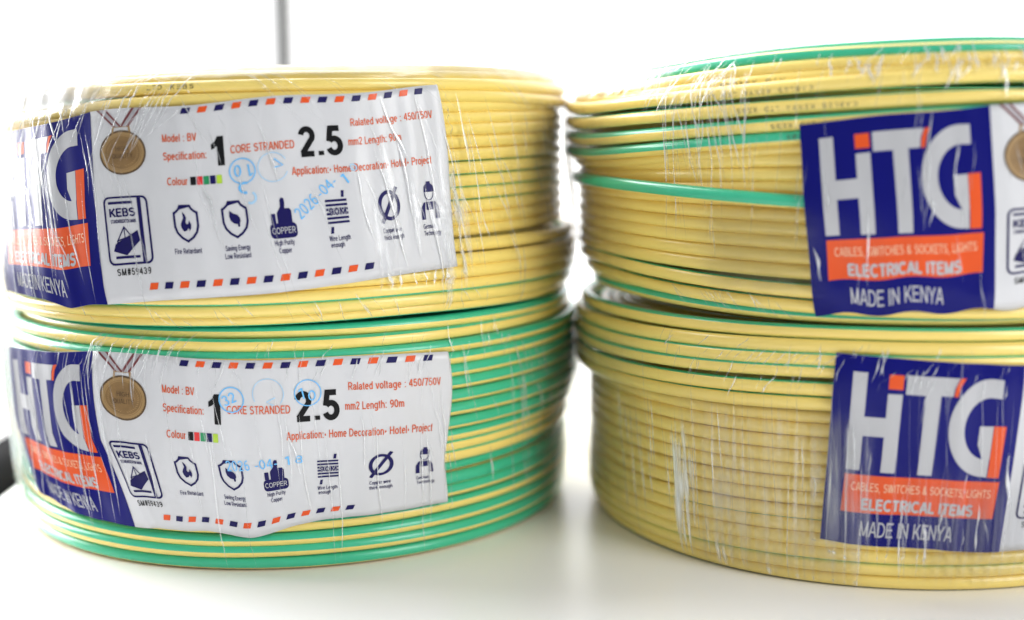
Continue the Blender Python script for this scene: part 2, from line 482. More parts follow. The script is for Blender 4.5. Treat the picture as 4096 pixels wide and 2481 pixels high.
    g['\u2022'] = (.36, [[(.06, .4), (.3, .4)], [(.12, .48), (.24, .48)], [(.12, .32), (.24, .32)]])
    g['#'] = (.62, [[(.16, 0), (.24, 1)], [(.38, 0), (.46, 1)], [(.03, .66), (.6, .66)], [(.02, .33), (.58, .33)]])
    g['&'] = (.76, [[(.7, 0), (.22, .62)] + _a(.33, .76, .15, .18, 200, -30) + [(.16, .42)] + _a(.3, .25, .2, .19, 140, 300) + [(.6, .4)]])
    return g
GLYPHS = _glyphs()

class Flat:
    def __init__(s): s.V, s.F, s.K, s.m, s.nz = [], [], [], [], 0
    def mi(s, m):
        if m not in s.m: s.m.append(m)
        return s.m.index(m)
    def poly(s, pts, m):
        n = len(s.V); s.V += [tuple(p) for p in pts]; s.F.append(list(range(n, n + len(pts)))); s.K.append(s.mi(m)); return s
    def strip(s, A, B, m, closed=True):
        n = len(s.V); k = len(A); s.V += [tuple(p) for p in A] + [tuple(p) for p in B]
        for i in range(k if closed else k - 1):
            j = (i + 1) % k
            s.F.append([n + i, n + j, n + k + j, n + k + i]); s.K.append(s.mi(m))
        return s
    def rect(s, x0, y0, x1, y1, m): return s.poly([(x0, y0), (x1, y0), (x1, y1), (x0, y1)], m)
    def ell(s, cx, cy, rx, ry, m, n=40): return s.poly([(cx + rx * math.cos(2 * math.pi * i / n), cy + ry * math.sin(2 * math.pi * i / n)) for i in range(n)], m)
    def ring(s, cx, cy, rx, ry, w, m, n=44, a0=0, a1=360):
        a = [math.radians(a0 + (a1 - a0) * i / n) for i in range(n + (0 if a1 - a0 == 360 else 1))]
        A = [(cx + rx * math.cos(t), cy + ry * math.sin(t)) for t in a]; B = [(cx + (rx - w) * math.cos(t), cy + (ry - w) * math.sin(t)) for t in a]
        return s.strip(A, B, m, a1 - a0 == 360)
    def line(s, pts, w, m):
        P = [Vector((p[0], p[1])) for p in pts]
        A, B = [], []
        for i, p in enumerate(P):
            d = (P[min(i + 1, len(P) - 1)] - P[max(i - 1, 0)]).normalized()
            nrm = Vector((-d.y, d.x)) * w / 2
            A.append(tuple(p + nrm)); B.append(tuple(p - nrm))
        return s.strip(A, B, m, False)
    def outline(s, pts, w, m):
        """closed outline: inner loop scaled in along the corner bisectors"""
        n = len(pts); P = [Vector(p) for p in pts]; I = []
        area2 = sum(P[i].x * P[(i + 1) % n].y - P[(i + 1) % n].x * P[i].y for i in range(n))
        sg = 1 if area2 > 0 else -1
        for i in range(n):
            a = (P[i] - P[i - 1]).normalized(); b = (P[(i + 1) % n] - P[i]).normalized()
            na = Vector((-a.y, a.x)) * sg; nb = Vector((-b.y, b.x)) * sg
            q = na + nb; q = q / max(.35, q.length_squared) * 2
            I.append(tuple(P[i] + q * w))
        return s.strip(pts, I, m)
    def text(s, body, x0, y0, width, cap, m, bold=.135, rot=0.0, space=1.0):
        """one line of sans lettering: left end x0, baseline y0 (v down), given width and capital height"""
        adv = 0; out = []
        for ch in body:
            w, st = GLYPHS[ch]
            out += [[(x + adv, y) for x, y in q] for q in st]
            adv += (w + .06) * space
        xs = [x for q in out for x, _ in q]
        lo, hi = min(xs) - bold / 2, max(xs) + bold / 2
        sx = width / (hi - lo); c, sn = math.cos(rot), math.sin(rot)
        k = s.mi(m)
        for q in out:
            P = [Vector(p) for p in q]; A, B = [], []
            closed = (P[0] - P[-1]).length < 1e-4 and len(P) > 3
            if closed: P = P[:-1]
            n = len(P)
            for i, p in enumerate(P):
                d0 = (p - P[i - 1]).normalized() if (i or closed) else None
                d1 = (P[(i + 1) % n] - p).normalized() if (i < n - 1 or closed) else None
                d0 = d0 or d1; d1 = d1 or d0
                n0, n1 = Vector((-d0.y, d0.x)), Vector((-d1.y, d1.x))
                h = n0 + n1
                h = h / max(.45, h.length_squared) * 2 * bold / 2
                A.append(p + h); B.append(p - h)
            s.nz += 1
            z = (s.nz % 9) * .003
            base = len(s.V)
            for p in A + B:
                X, Y = (p.x - lo) * sx, -p.y * cap
                s.V.append((x0 + X * c - Y * sn, y0 + X * sn + Y * c, z))
            for i in range(n if closed else n - 1):
                j = (i + 1) % n
                s.F.append([base + i, base + j, base + n + j, base + n + i]); s.K.append(k)
        return s
    def done(s, name, level):
        V, F, K = dice(s.V, s.F, s.K)
        return (name, level, V, F, list(s.m), K)

def arc(cx, cy, rx, ry, a0, a1, n=16):
    return [(cx + rx * math.cos(math.radians(a0 + (a1 - a0) * i / n)), cy + ry * math.sin(math.radians(a0 + (a1 - a0) * i / n))) for i in range(n + 1)]

def make_art():
    A = []
    # --- blue end
    f = Flat(); f.rect(-LB + .02, .02, 0, LH - .02, M_BLUE); A.append(f.done('blue_panel', 0))
    f = Flat()                                               # big initials, in blue-end millimetres shifted by -LB
    o = -LB
    P = lambda pts: [(o + x, y) for x, y in pts]
    f.poly(P([(4.1, 3.6), (7.2, 3.6), (7.2, 25.9), (4.2, 25.9)]), M_WHITE)
    f.poly(P([(7.2, 13.4), (11.8, 13.35), (11.8, 17.7), (7.2, 17.75)]), M_WHITE)
    f.poly(P([(11.8, 7.9), (14.9, 7.85), (14.9, 26.0), (11.8, 26.0)]), M_WHITE)
    f.poly(P([(11.8, 3.6), (14.9, 3.6), (14.9, 6.8), (11.8, 6.8)]), M_RED)
    f.poly(P([(15.6, 3.5), (26.6, 3.4), (25.8, 5.2), (25.5, 7.5), (23.0, 7.6), (22.9, 26.1), (19.8, 26.1), (19.75, 7.75), (15.55, 7.75)]), M_WHITE)
    f.poly(P([(26.75, 3.4), (28.0, 3.3), (27.1, 4.9), (26.5, 7.6), (25.75, 7.5), (26.0, 5.4)]), M_RED)
    outer = [(36.4, 3.35)] + arc(34.0, 14.4, 8.6, 11.2, -90, -270, 30) + [(35.2, 25.75)]
    inner = [(36.4, 7.55)] + arc(34.2, 14.4, 5.4, 7.0, -90, -270, 30) + [(35.2, 21.4)]
    f.strip(P(outer), P(inner), M_WHITE, False)
    f.poly(P([(32.3, 13.9), (35.3, 13.8), (35.3, 21.4), (33.7, 21.4), (33.7, 18.15), (32.3, 18.15)]), M_WHITE)
    f.poly(P([(35.4, 13.75), (38.1, 13.75), (37.9, 25.8), (35.4, 25.8)]), M_RED)
    A.append(f.done('brand_initials', 1))
    f = Flat(); f.poly(P([(4.2, 27.0), (38.3, 26.8), (38.0, 36.0), (4.0, 36.4)]), M_RED); A.append(f.done('orange_banner', 1))
    f = Flat(); f.text('CABLES, SWITCHES & SOCKETS, LIGHTS', o + 5.8, 30.9, 31.0, 2.1, M_CREAM, .095)
    f.text('ELECTRICAL ITEMS', o + 8.4, 35.5, 25.0, 2.75, M_WHITE, .23); A.append(f.done('banner_text', 2))
    f = Flat(); f.text('MADE IN KENYA', o + 8.7, 42.2, 20.7, 3.8, M_WHITE, .12, space=.94); A.append(f.done('origin_text', 1))
    # --- airmail style dashes along both edges
    f = Flat()
    for i in range(15):
        x, y = 25.4 + 3.99 * i, 1.25
        f.poly([(x - .75, y - .72), (x + 1.3, y - .72), (x + .75, y + .72), (x - 1.3, y + .72)], M_NAVY if i % 2 == 0 else M_RED)
    A.append(f.done('border_dashes', 1)); f = Flat()
    for i in range(14):
        x, y = 13.5 + 3.85 * i, 41.3
        f.poly([(x - .75, y - .72), (x + 1.3, y - .72), (x + .75, y + .72), (x - 1.3, y + .72)], M_RED if i % 2 == 0 else M_NAVY)
    A.append(f.done('border_dashes', 1))
    # --- medal
    f = Flat()
    for (xa, xb) in ((3.2, 7.6), (13.0, 9.4)):
        s_ = 1 if xa < xb else -1
        f.poly([(xa - 1.3, -.0), (xa - .55, -.0), (xb - .35, 4.6), (xb - 1.05, 4.6)], M_RIBR)
        f.poly([(xa - .55, -.0), (xa + .75, -.0), (xb + .65, 4.6), (xb - .35, 4.6)], M_RIBG)
        f.poly([(xa + .75, -.0), (xa + 1.45, -.0), (xb + 1.3, 4.6), (xb + .65, 4.6)], M_RIBR)
    A.append(f.done('medal_ribbon', 1))
    f = Flat()
    f.strip([(6.3, 4.3), (10.9, 4.3), (11.2, 6.4), (6.0, 6.4)], [(6.75, 4.75), (10.45, 4.75), (10.7, 6.4), (6.5, 6.4)], M_MEDL)
    f.ring(8.6, 11.0, 6.2, 5.55, .5, M_MEDD); f.ring(8.6, 11.0, 5.8, 5.15, .75, M_MEDL)
    f.ell(8.6, 11.0, 5.05, 4.42, M_MED)
    A.append(f.done('medal', 1))
    f = Flat()
    f.ring(8.6, 11.0, 4.9, 4.3, .22, M_MEDL)
    for k in range(14):
        for sg in (-1, 1):
            a = math.radians(90 + sg * (14 + k * 9))
            x, y = 8.6 + 4.0 * math.cos(a), 11.0 + 3.45 * math.sin(a)
            dx, dy = .42 * math.cos(a + sg * .6), .42 * math.sin(a + sg * .6)
            nx, ny = -.14 * math.sin(a), .14 * math.cos(a)
            f.poly([(x - dx, y - dy), (x + nx, y + ny), (x + dx, y + dy), (x - nx, y - ny)], M_MEDL)
    f.text('HIGH', 6.9, 10.6, 3.4, 1.15, M_MEDD, .13); f.text('QUALITY', 5.8, 12.4, 5.6, 1.15, M_MEDD, .13)
    A.append(f.done('medal_engraving', 2))
    # --- certification mark card
    f = Flat()
    def card(x0, y0, x1, y1, r):
        return arc(x1 - r, y0 + r, r, r, -90, 0, 5) + arc(x1 - r, y1 - r, r, r, 0, 90, 5) + arc(x0 + r, y1 - r, r, r, 90, 180, 5) + arc(x0 + r, y0 + r, r, r, 180, 270, 5)
    f.strip(card(2.6, 21.9, 14.3, 36.4, 1.5), card(3.1, 22.35, 13.8, 35.95, 1.1), M_NAVY)
    f.rect(11.6, 22.36, 12.55, 35.94, M_NAVY)
    f.rect(3.9, 23.0, 10.4, 23.55, M_NAVY); f.rect(4.6, 34.5, 11.0, 35.05, M_NAVY)
    f.text('KEBS', 4.0, 26.2, 6.9, 1.75, M_NAVY, .2)
    f.text('STANDARDIZATION MARK', 4.2, 27.55, 6.7, .75, M_NAVY, .2)
    f.outline([(7.4, 28.2), (9.9, 31.0), (7.5, 33.9), (5.2, 31.4)], .28, M_NAVY)
    f.line([(7.4, 28.3), (7.5, 33.6)], .25, M_NAVY); f.line([(5.3, 31.3), (7.6, 30.7), (9.8, 31.0)], .25, M_NAVY)
    f.poly([(4.9, 31.8), (7.5, 34.3), (7.3, 34.35), (4.2, 33.4)], M_NAVY)
    f.poly([(5.2, 31.7), (7.5, 33.5), (11.0, 29.2), (11.4, 31.4), (7.5, 34.4), (4.3, 33.2)], M_NAVY)
    f.text('SM#59439', 4.5, 38.6, 8.8, 1.45, M_BLACK, .15, space=1.15)
    A.append(f.done('certification_mark', 1))
    # --- specification lettering
    f = Flat()
    f.text('Model : BV', 19.2, 8.8, 8.4, 1.95, M_TXT, .15)
    f.text('Specification:', 19.2, 13.3, 10.4, 1.95, M_TXT, .15)
    f.text('CORE STRANDED', 35.2, 12.75, 14.7, 1.95, M_TXT, .15)
    f.text('Colour', 19.8, 19.6, 5.1, 1.95, M_TXT, .15)
    f.text('Ralated voltage : 450/750V', 63.3, 8.0, 20.3, 1.85, M_TXT, .15)
    f.text('mm2 Length: 90m', 62.4, 12.7, 12.9, 1.9, M_TXT, .15)
    f.text('Application:\u2022 Home Decoration\u2022 Hotel\u2022 Project', 48.8, 19.2, 33.4, 1.95, M_TXT, .15)
    A.append(f.done('red_lettering', 1))
    f = Flat()
    f.poly([(32.35, 8.2), (33.75, 8.2), (33.75, 15.4), (32.2, 15.4), (32.2, 10.55), (31.65, 11.0), (30.85, 11.35), (30.85, 10.05), (31.75, 9.4)], M_BLACK); f.text('2.5', 50.7, 14.75, 10.4, 6.9, M_BLACK, .2)
    A.append(f.done('size_figures', 1))
    f = Flat()
    for i, m in enumerate((M_BLACK, M_SRED, M_GREEN, M_NAVY, M_LIME)):
        f.rect(25.5 + 1.52 * i, 17.65, 26.75 + 1.52 * i, 19.75, m)
    A.append(f.done('colour_swatches', 1))
    # --- icons
    def shield(cx, cy):
        w, t, b = 3.0, -4.05, 4.1
        pts = [(cx - 1.35, cy + t), (cx + 1.35, cy + t), (cx + 1.75, cy + t + .75), (cx + 2.4, cy + t + 1.3), (cx + w, cy + t + 1.55)]
        pts += [(cx + w, cy + .6), (cx + 2.55, cy + 2.0), (cx + 1.5, cy + 3.2), (cx, cy + b)]
        return pts + [(2 * cx - x, y) for x, y in pts[::-1][1:-1]] + [(cx - 1.35, cy + t)][:0]
    f = Flat(); c = (23.4, 28.25)
    f.outline(shield(*c), .5, M_NAVY)
    f.poly([(c[0] + x, c[1] + y) for x, y in ((-.75, -2.6), (-.1, -1.9), (.1, -1.2), (-.15, -.3), (.1, .15), (.5, .0), (.75, -.7), (1.15, .2), (1.05, 1.0), (.55, 1.75), (.6, 1.3), (.35, .95), (.0, 1.5), (-.15, 1.55), (-.1, 1.0), (-.6, .4), (-.85, .9), (-.75, 1.7), (-1.25, .9), (-1.35, .15), (-1.0, -.6), (-.6, -1.2))], M_NAVY)
    f.text('Fire Retardant', 19.9, 34.7, 6.4, 1.15, M_NAVY, .14); A.append(f.done('fire_icon', 1))
    f = Flat(); c = (34.8, 28.0)
    f.outline(shield(*c), .5, M_NAVY)
    f.poly([(c[0] + x, c[1] + y) for x, y in ((-1.15, -2.0), (-.4, -1.35), (.6, -.95), (1.1, -.3), (1.15, .45), (.55, -.05), (.95, .75), (.9, 1.6), (.45, 1.6), (.45, 1.0), (-.4, .85), (-1.1, .15), (-1.3, -.8))], M_NAVY)
    f.text('Saving Energy', 31.7, 34.65, 5.7, 1.15, M_NAVY, .14); f.text('Low Resistant', 31.4, 36.35, 6.0, 1.15, M_NAVY, .14); A.append(f.done('leaf_icon', 1))
    f = Flat(); x, y = 42.5, 24.2
    f.poly(arc(43.4, 30.6, 1.0, 1.0, 180, 270, 4) + arc(47.4, 30.6, 1.0, 1.0, 270, 360, 4) + arc(47.4, 31.9, 1.0, 1.0, 0, 90, 4) + arc(43.4, 31.9, 1.0, 1.0, 90, 180, 4), M_NAVY)
    f.rect(42.9, 27.5, 43.9, 29.62, M_NAVY)
    f.poly([(44.3, 29.62), (44.3, 27.4), (45.2, 26.1), (45.3, 24.6), (45.7, 24.1), (46.2, 24.3), (46.3, 25.3), (46.1, 26.5), (47.2, 26.5), (47.6, 27.1), (47.55, 29.62)], M_NAVY)
    f.text('High Purity', 43.0, 34.4, 4.4, 1.15, M_NAVY, .14); f.text('Copper', 43.7, 36.1, 2.9, 1.15, M_NAVY, .14); A.append(f.done('thumb_icon', 1))
    f = Flat(); f.text('COPPER', 42.75, 31.9, 5.3, 1.4, M_WHITE, .13); A.append(f.done('thumb_icon_text', 2))
    f = Flat()
    for i in range(6):
        yy = 25.4 + i * .98
        f.rect(55.5, yy, 60.5, yy + .52, M_NAVY)
    f.poly([(59.5, 23.5), (60.15, 23.5), (59.95, 25.0), (59.3, 25.0)], M_NAVY); f.poly([(56.1, 31.5), (56.75, 31.5), (56.5, 33.0), (55.85, 33.0)], M_NAVY)
    f.text('Wire Length', 55.3, 34.65, 4.9, 1.15, M_NAVY, .14); f.text('enough', 55.5, 36.1, 3.1, 1.15, M_NAVY, .14); A.append(f.done('length_icon', 1))
    f = Flat(); f.text('90M', 55.95, 28.95, 4.2, 1.75, M_WHITE, .26); A.append(f.done('length_icon_outline', 2))
    f = Flat(); f.text('90M', 56.05, 28.9, 4.0, 1.6, M_NAVY, .14); A.append(f.done('length_icon_text', 3))
    f = Flat()
    f.ring(70.5, 28.0, 2.75, 3.55, .85, M_NAVY); f.line([(68.3, 32.0), (72.7, 23.9)], .85, M_NAVY)
    f.text('Copper wire', 68.1, 34.35, 4.7, 1.15, M_NAVY, .14); f.text('thick enough', 68.1, 36.0, 5.1, 1.15, M_NAVY, .14); A.append(f.done('diameter_icon', 1))
    f = Flat(); c = 80.8
    f.poly([(c - .5, 23.5), (c + .5, 23.5), (c + .55, 24.0), (c + 1.2, 24.6), (c + 1.35, 26.0), (c - 1.35, 26.0), (c - 1.2, 24.6), (c - .55, 24.0)], M_NAVY)
    f.line(arc(c, 26.2, 1.15, 1.7, 0, 180, 12), .22, M_NAVY)
    f.poly([(c - .9, 28.3), (c + .9, 28.3), (c + .9, 30.2), (c - .9, 30.2)], M_NAVY)
    f.poly([(c - 1.6, 28.4), (c - 1.1, 28.3), (c - 1.35, 30.3), (c - 1.35, 32.4), (c - 2.4, 32.4), (c - 2.3, 29.6)], M_NAVY)
    f.poly([(c + 1.6, 28.4), (c + 1.1, 28.3), (c + 1.35, 30.3), (c + 1.35, 32.4), (c + 2.4, 32.4), (c + 2.3, 29.6)], M_NAVY)
    f.text('German', 78.5, 34.6, 3.3, 1.15, M_NAVY, .14); f.text('Technology', 78.5, 36.25, 4.7, 1.15, M_NAVY, .14); A.append(f.done('worker_icon', 1))
    return A

def stamp_art(kind):
    f = Flat()
    def hand(pts, w=.42, m=M_STAMP): f.line(pts, w, m)
    if kind == 'upper':
        f.ring(37.6, 17.2, 3.1, 3.2, .3, M_STAMP)
        f.ring(36.5, 17.1, .85, 1.45, .4, M_STAMP); hand([(39.3, 18.6), (39.0, 15.7)], .4); hand([(39.25, 18.55), (39.95, 17.9)], .35)
        f.ring(44.6, 16.9, 3.5, 3.6, .2, M_STAMPF, a0=20, a1=330)
        hand([(45.0, 14.9), (46.9, 16.6), (44.9, 17.0)], .35)
        hand(arc(37.9, 21.3, 1.25, 1.2, -60, -290, 12), .55); hand(arc(38.9, 23.6, 1.25, 1.2, -60, 120, 12), .5, M_STAMPF)
        f.text('2026', 49.6, 29.4, 6.0, 2.7, M_STAMP, .11, -.66); f.text('-04-', 54.8, 25.2, 5.6, 2.5, M_STAMP, .11, -.66)
        hand([(60.3, 19.6), (61.6, 21.9)], .45); hand([(59.9, 20.3), (60.35, 19.75)], .4); f.text('0', 63.0, 19.4, 1.5, 2.0, M_STAMPF, .11, -.66)
    else:
        f.ring(36.4, 9.4, 3.0, 3.1, .3, M_STAMP)
        f.text('32', 34.9, 11.1, 3.3, 2.5, M_STAMP, .13, -.45)
        f.ring(45.0, 8.0, 3.6, 3.7, .18, M_STAMPF, a0=150, a1=400)
        hand([(46.6, 8.9), (44.6, 9.9), (46.2, 10.8)], .3, M_STAMPF)
        f.ring(54.0, 8.1, 3.1, 3.2, .24, M_STAMP)
        hand([(52.6, 6.9), (53.1, 9.5)], .36); hand([(51.9, 7.7), (52.55, 7.0)], .34); f.ring(54.9, 8.8, .85, 1.25, .34, M_STAMP)
        f.text('2026', 34.0, 26.9, 5.6, 2.9, M_STAMP, .11, -.03); f.text('-04-', 40.9, 26.6, 5.6, 2.7, M_STAMP, .11, -.05); hand([(48.9, 23.3), (48.95, 25.9)], .42); hand([(48.2, 24.0), (48.8, 23.4)], .36); f.text('8', 50.4, 25.6, 1.7, 2.4, M_STAMP, .11, .1)
    return f.done('ink_stamp', 2)

class Label:
    """flat artwork -> curved, creased paper on one coil"""
    def __init__(s, hull, rows_blue_l, rows_seam, rows_right, warp=None, rip=None, off=.25, umax=LW):
        s.h = hull; s.bl, s.se, s.ri = map(np.array, (rows_blue_l, rows_seam, rows_right))
        s.warp, s.rip, s.off = warp, rip, off
        s.grid = None
    def row(s, R, b):
        return np.stack([np.interp(b, [0, .5, 1], R[:, 0]), np.interp(b, [0, .5, 1], R[:, 1])], -1)
    def tz(s, U, Vv):
        U = np.asarray(U, float); b = np.asarray(Vv, float) / LH
        # soften the kink of the three-row guide
        A, S, R = s.row(s.bl, b), s.row(s.se, b), s.row(s.ri, b)
        a1 = np.clip((U + LB) / LB, 0, 1)[..., None]; a2 = (U / LW)[..., None]
        P = np.where((U < 0)[..., None], (1 - a1) * A + a1 * S, (1 - a2) * S + a2 * R)
        if s.warp is not None:
            P = P + s.warp(U, b)
        return np.radians(P[..., 0]), P[..., 1]
    def rr(s, U, Vv, th, z):
        r = s.h.r_at_z(th, z) + s.off
        if s.rip is not None: r = r + s.rip(U, np.asarray(Vv) / LH)
        return r
    def prep(s):
        nu, nv = int(LB + LW) + 2, 22
        us = np.concatenate([np.arange(-LB, LW, 1.0), [LW]]); vs = np.arange(nv + 1) * LH / nv
        s.us, s.vs = us, vs
        U, Vv = np.meshgrid(us, vs, indexing='ij')
        th, z = s.tz(U, Vv)
        s.G = (th, z, s.rr(U, Vv, th, z)); s.UV = (U, Vv)
        s.thmin, s.thmax = th.min(), th.max()
    def place(s, V, lift):
        """bilinear on the label's own grid, so that print lies exactly parallel to the paper"""
        x = np.interp(V[:, 0], s.us, np.arange(len(s.us))); y = np.interp(V[:, 1], s.vs, np.arange(len(s.vs)))
        i = np.minimum(x.astype(int), len(s.us) - 2); j = np.minimum(y.astype(int), len(s.vs) - 2)
        f = x - i; g = y - j
        th, z, r = [(1 - f) * ((1 - g) * q[i, j] + g * q[i, j + 1]) + f * ((1 - g) * q[i + 1, j] + g * q[i + 1, j + 1]) for q in s.G]
        return pol(th, r + lift + V[:, 2], z)
    def height(s, th, z):
        """radius of the paper's surface here, 0 beside the label"""
        if s.grid is None:
            g = np.zeros((720, 140))
            U, V = np.meshgrid(np.linspace(-LB, LW, 700), np.linspace(0, LH, 180), indexing='ij')
            x = np.interp(U, s.us, np.arange(len(s.us))); y = np.interp(V, s.vs, np.arange(len(s.vs)))
            i = np.minimum(x.astype(int), len(s.us) - 2); j = np.minimum(y.astype(int), len(s.vs) - 2); f = x - i; h = y - j
            t, zz, r = [(1 - f) * ((1 - h) * q[i, j] + h * q[i, j + 1]) + f * ((1 - h) * q[i + 1, j] + h * q[i + 1, j + 1]) for q in s.G]
            a = np.clip(((t + math.pi) / (2 * math.pi) * 720).astype(int), 0, 719); c = np.clip(zz.astype(int), 0, 139)
            np.maximum.at(g, (a, c), r)
            for _ in range(2): g = np.maximum.reduce([g, np.roll(g, 1, 0), np.roll(g, -1, 0), np.roll(g, 1, 1), np.roll(g, -1, 1)])
            s.grid = g
        a = (((np.asarray(th) + math.pi) / (2 * math.pi) * 720).astype(int)) % 720
        return s.grid[a, np.clip(np.asarray(z).astype(int), 0, 139)]
    def build(s, parent, art, stamp=None):
        nu, nv = len(s.us), len(s.vs)
        th, z, r = s.G
        V = pol(th, r, z).reshape(-1, 3)
        Vb = pol(th, r - .12, z).reshape(-1, 3)
        F = []; n = nu * nv
        for i in range(nu - 1):
            for j in range(nv - 1):
                q = (i * nv + j, i * nv + j + 1, (i + 1) * nv + j + 1, (i + 1) * nv + j)
                F.append(q); F.append(tuple(n + k for k in q[::-1]))
        rim = [(i, 0) for i in range(nu)] + [(nu - 1, j) for j in range(1, nv)] + [(i, nv - 1) for i in range(nu - 2, -1, -1)] + [(0, j) for j in range(nv - 2, 0, -1)]
        ids = [i * nv + j for i, j in rim]
        for k in range(len(ids)):
            a, b = ids[k], ids[(k + 1) % len(ids)]
            F.append((a, b, n + b, n + a))
        o = mesh_obj('label', np.concatenate([V, Vb]), F, [M_PAPER], parent)
        for name, lev, AV, AF, ms, K in art + ([stamp] if stamp else []):
            mesh_obj(name, s.place(AV, .07 + .05 * lev), AF, ms, o, K)
        return o

ART = make_art()
def gs(x, c, w): return np.exp(-((x - c) / w) ** 2)

# ------------------------------------------------------------------ table
table = thing('table', 'glossy white table with a black edge rail, carrying both stacks of cable coils', 'table', (0, 0.5, 0))
M_TABLE = mat('white_laminate', (.92, .92, .925), .28, .5, .0, noise=.015, nscale=30)
M_RAIL = mat('black_rail', (.008, .008, .009), .9, .05)
bm = bmesh.new(); box_bm(bm, (-.1525, -.44, -.028), (.75, .42, 0), .0012)
bm_obj('top', bm, M_TABLE, table)
bm = bmesh.new(); box_bm(bm, (-.1915, -.44, -.03), (-.1535, .42, -.003), .006)
bm_obj('edge_rail', bm, M_RAIL, table, True)

# ------------------------------------------------------------------ window behind
def emit(name, col, st):
    m = bpy.data.materials.new(name); m.use_nodes = True; nt = m.node_tree; nt.nodes.clear()
    o = nt.nodes.new('ShaderNodeOutputMaterial'); e = nt.nodes.new('ShaderNodeEmission')
    e.inputs[0].default_value = (*col, 1); e.inputs[1].default_value = st
    nt.links.new(e.outputs[0], o.inputs[0]); return m
win = thing('window', 'blown-out bright window with one slim dark upright bar, out of focus behind the stacks', 'window', (0, 1.0, -.6))
bm = bmesh.new(); box_bm(bm, (-1.9, .02, -.4), (1.9, .03, 1.9))
bm_obj('pane', bm, emit('daylight_pane', (1, 1, 1), 2.6), win)
M_FR = mat('dark_frame', (.012, .013, .013), .7, .15)
M_FR2 = mat('grey_reveal', (.42, .42, .40), .5)
bm = bmesh.new(); box_bm(bm, (-.1760, -.006, -.35), (-.1645, .018, 1.85), .001)
bm_obj('mullion', bm, M_FR, win)
bm = bmesh.new(); box_bm(bm, (-.1643, .004, -.35), (-.162, .018, 1.85), .001)
bm_obj('mullion_reveal', bm, M_FR2, win)

GROUP = 'wrapped cable coils stacked two by two'
XL, YL, XR, YR = -63.54, 389.19, 105.08, 372.06

def cable_text(body, cable_obj, rad, zz, th_left, width, h, alpha, wr, flip=True, mat_=None):
    """ink printed along one turn: starts at th_left (radians, left end in the picture)"""
    f = Flat(); f.text(body, 0, 0, width, h, mat_ or M_INK, .13, 0, 1.35)
    V, F, K = dice(f.V, f.F, f.K)
    x, y = V[:, 0].copy(), V[:, 1].copy() + h / 2
    if flip: x, y = width - x, -y
    R0 = float(np.mean(rad))
    th = th_left + x / R0
    a = math.radians(alpha) - y / wr
    rv = np.interp(th, TH, rad); zv = np.interp(th, TH, zz)
    w2 = wr + .03 + V[:, 2]
    P = pol(th, rv + w2 * np.cos(a), zv + w2 * np.sin(a))
    return mesh_obj('cable_print', P, F, f.m, cable_obj, K)

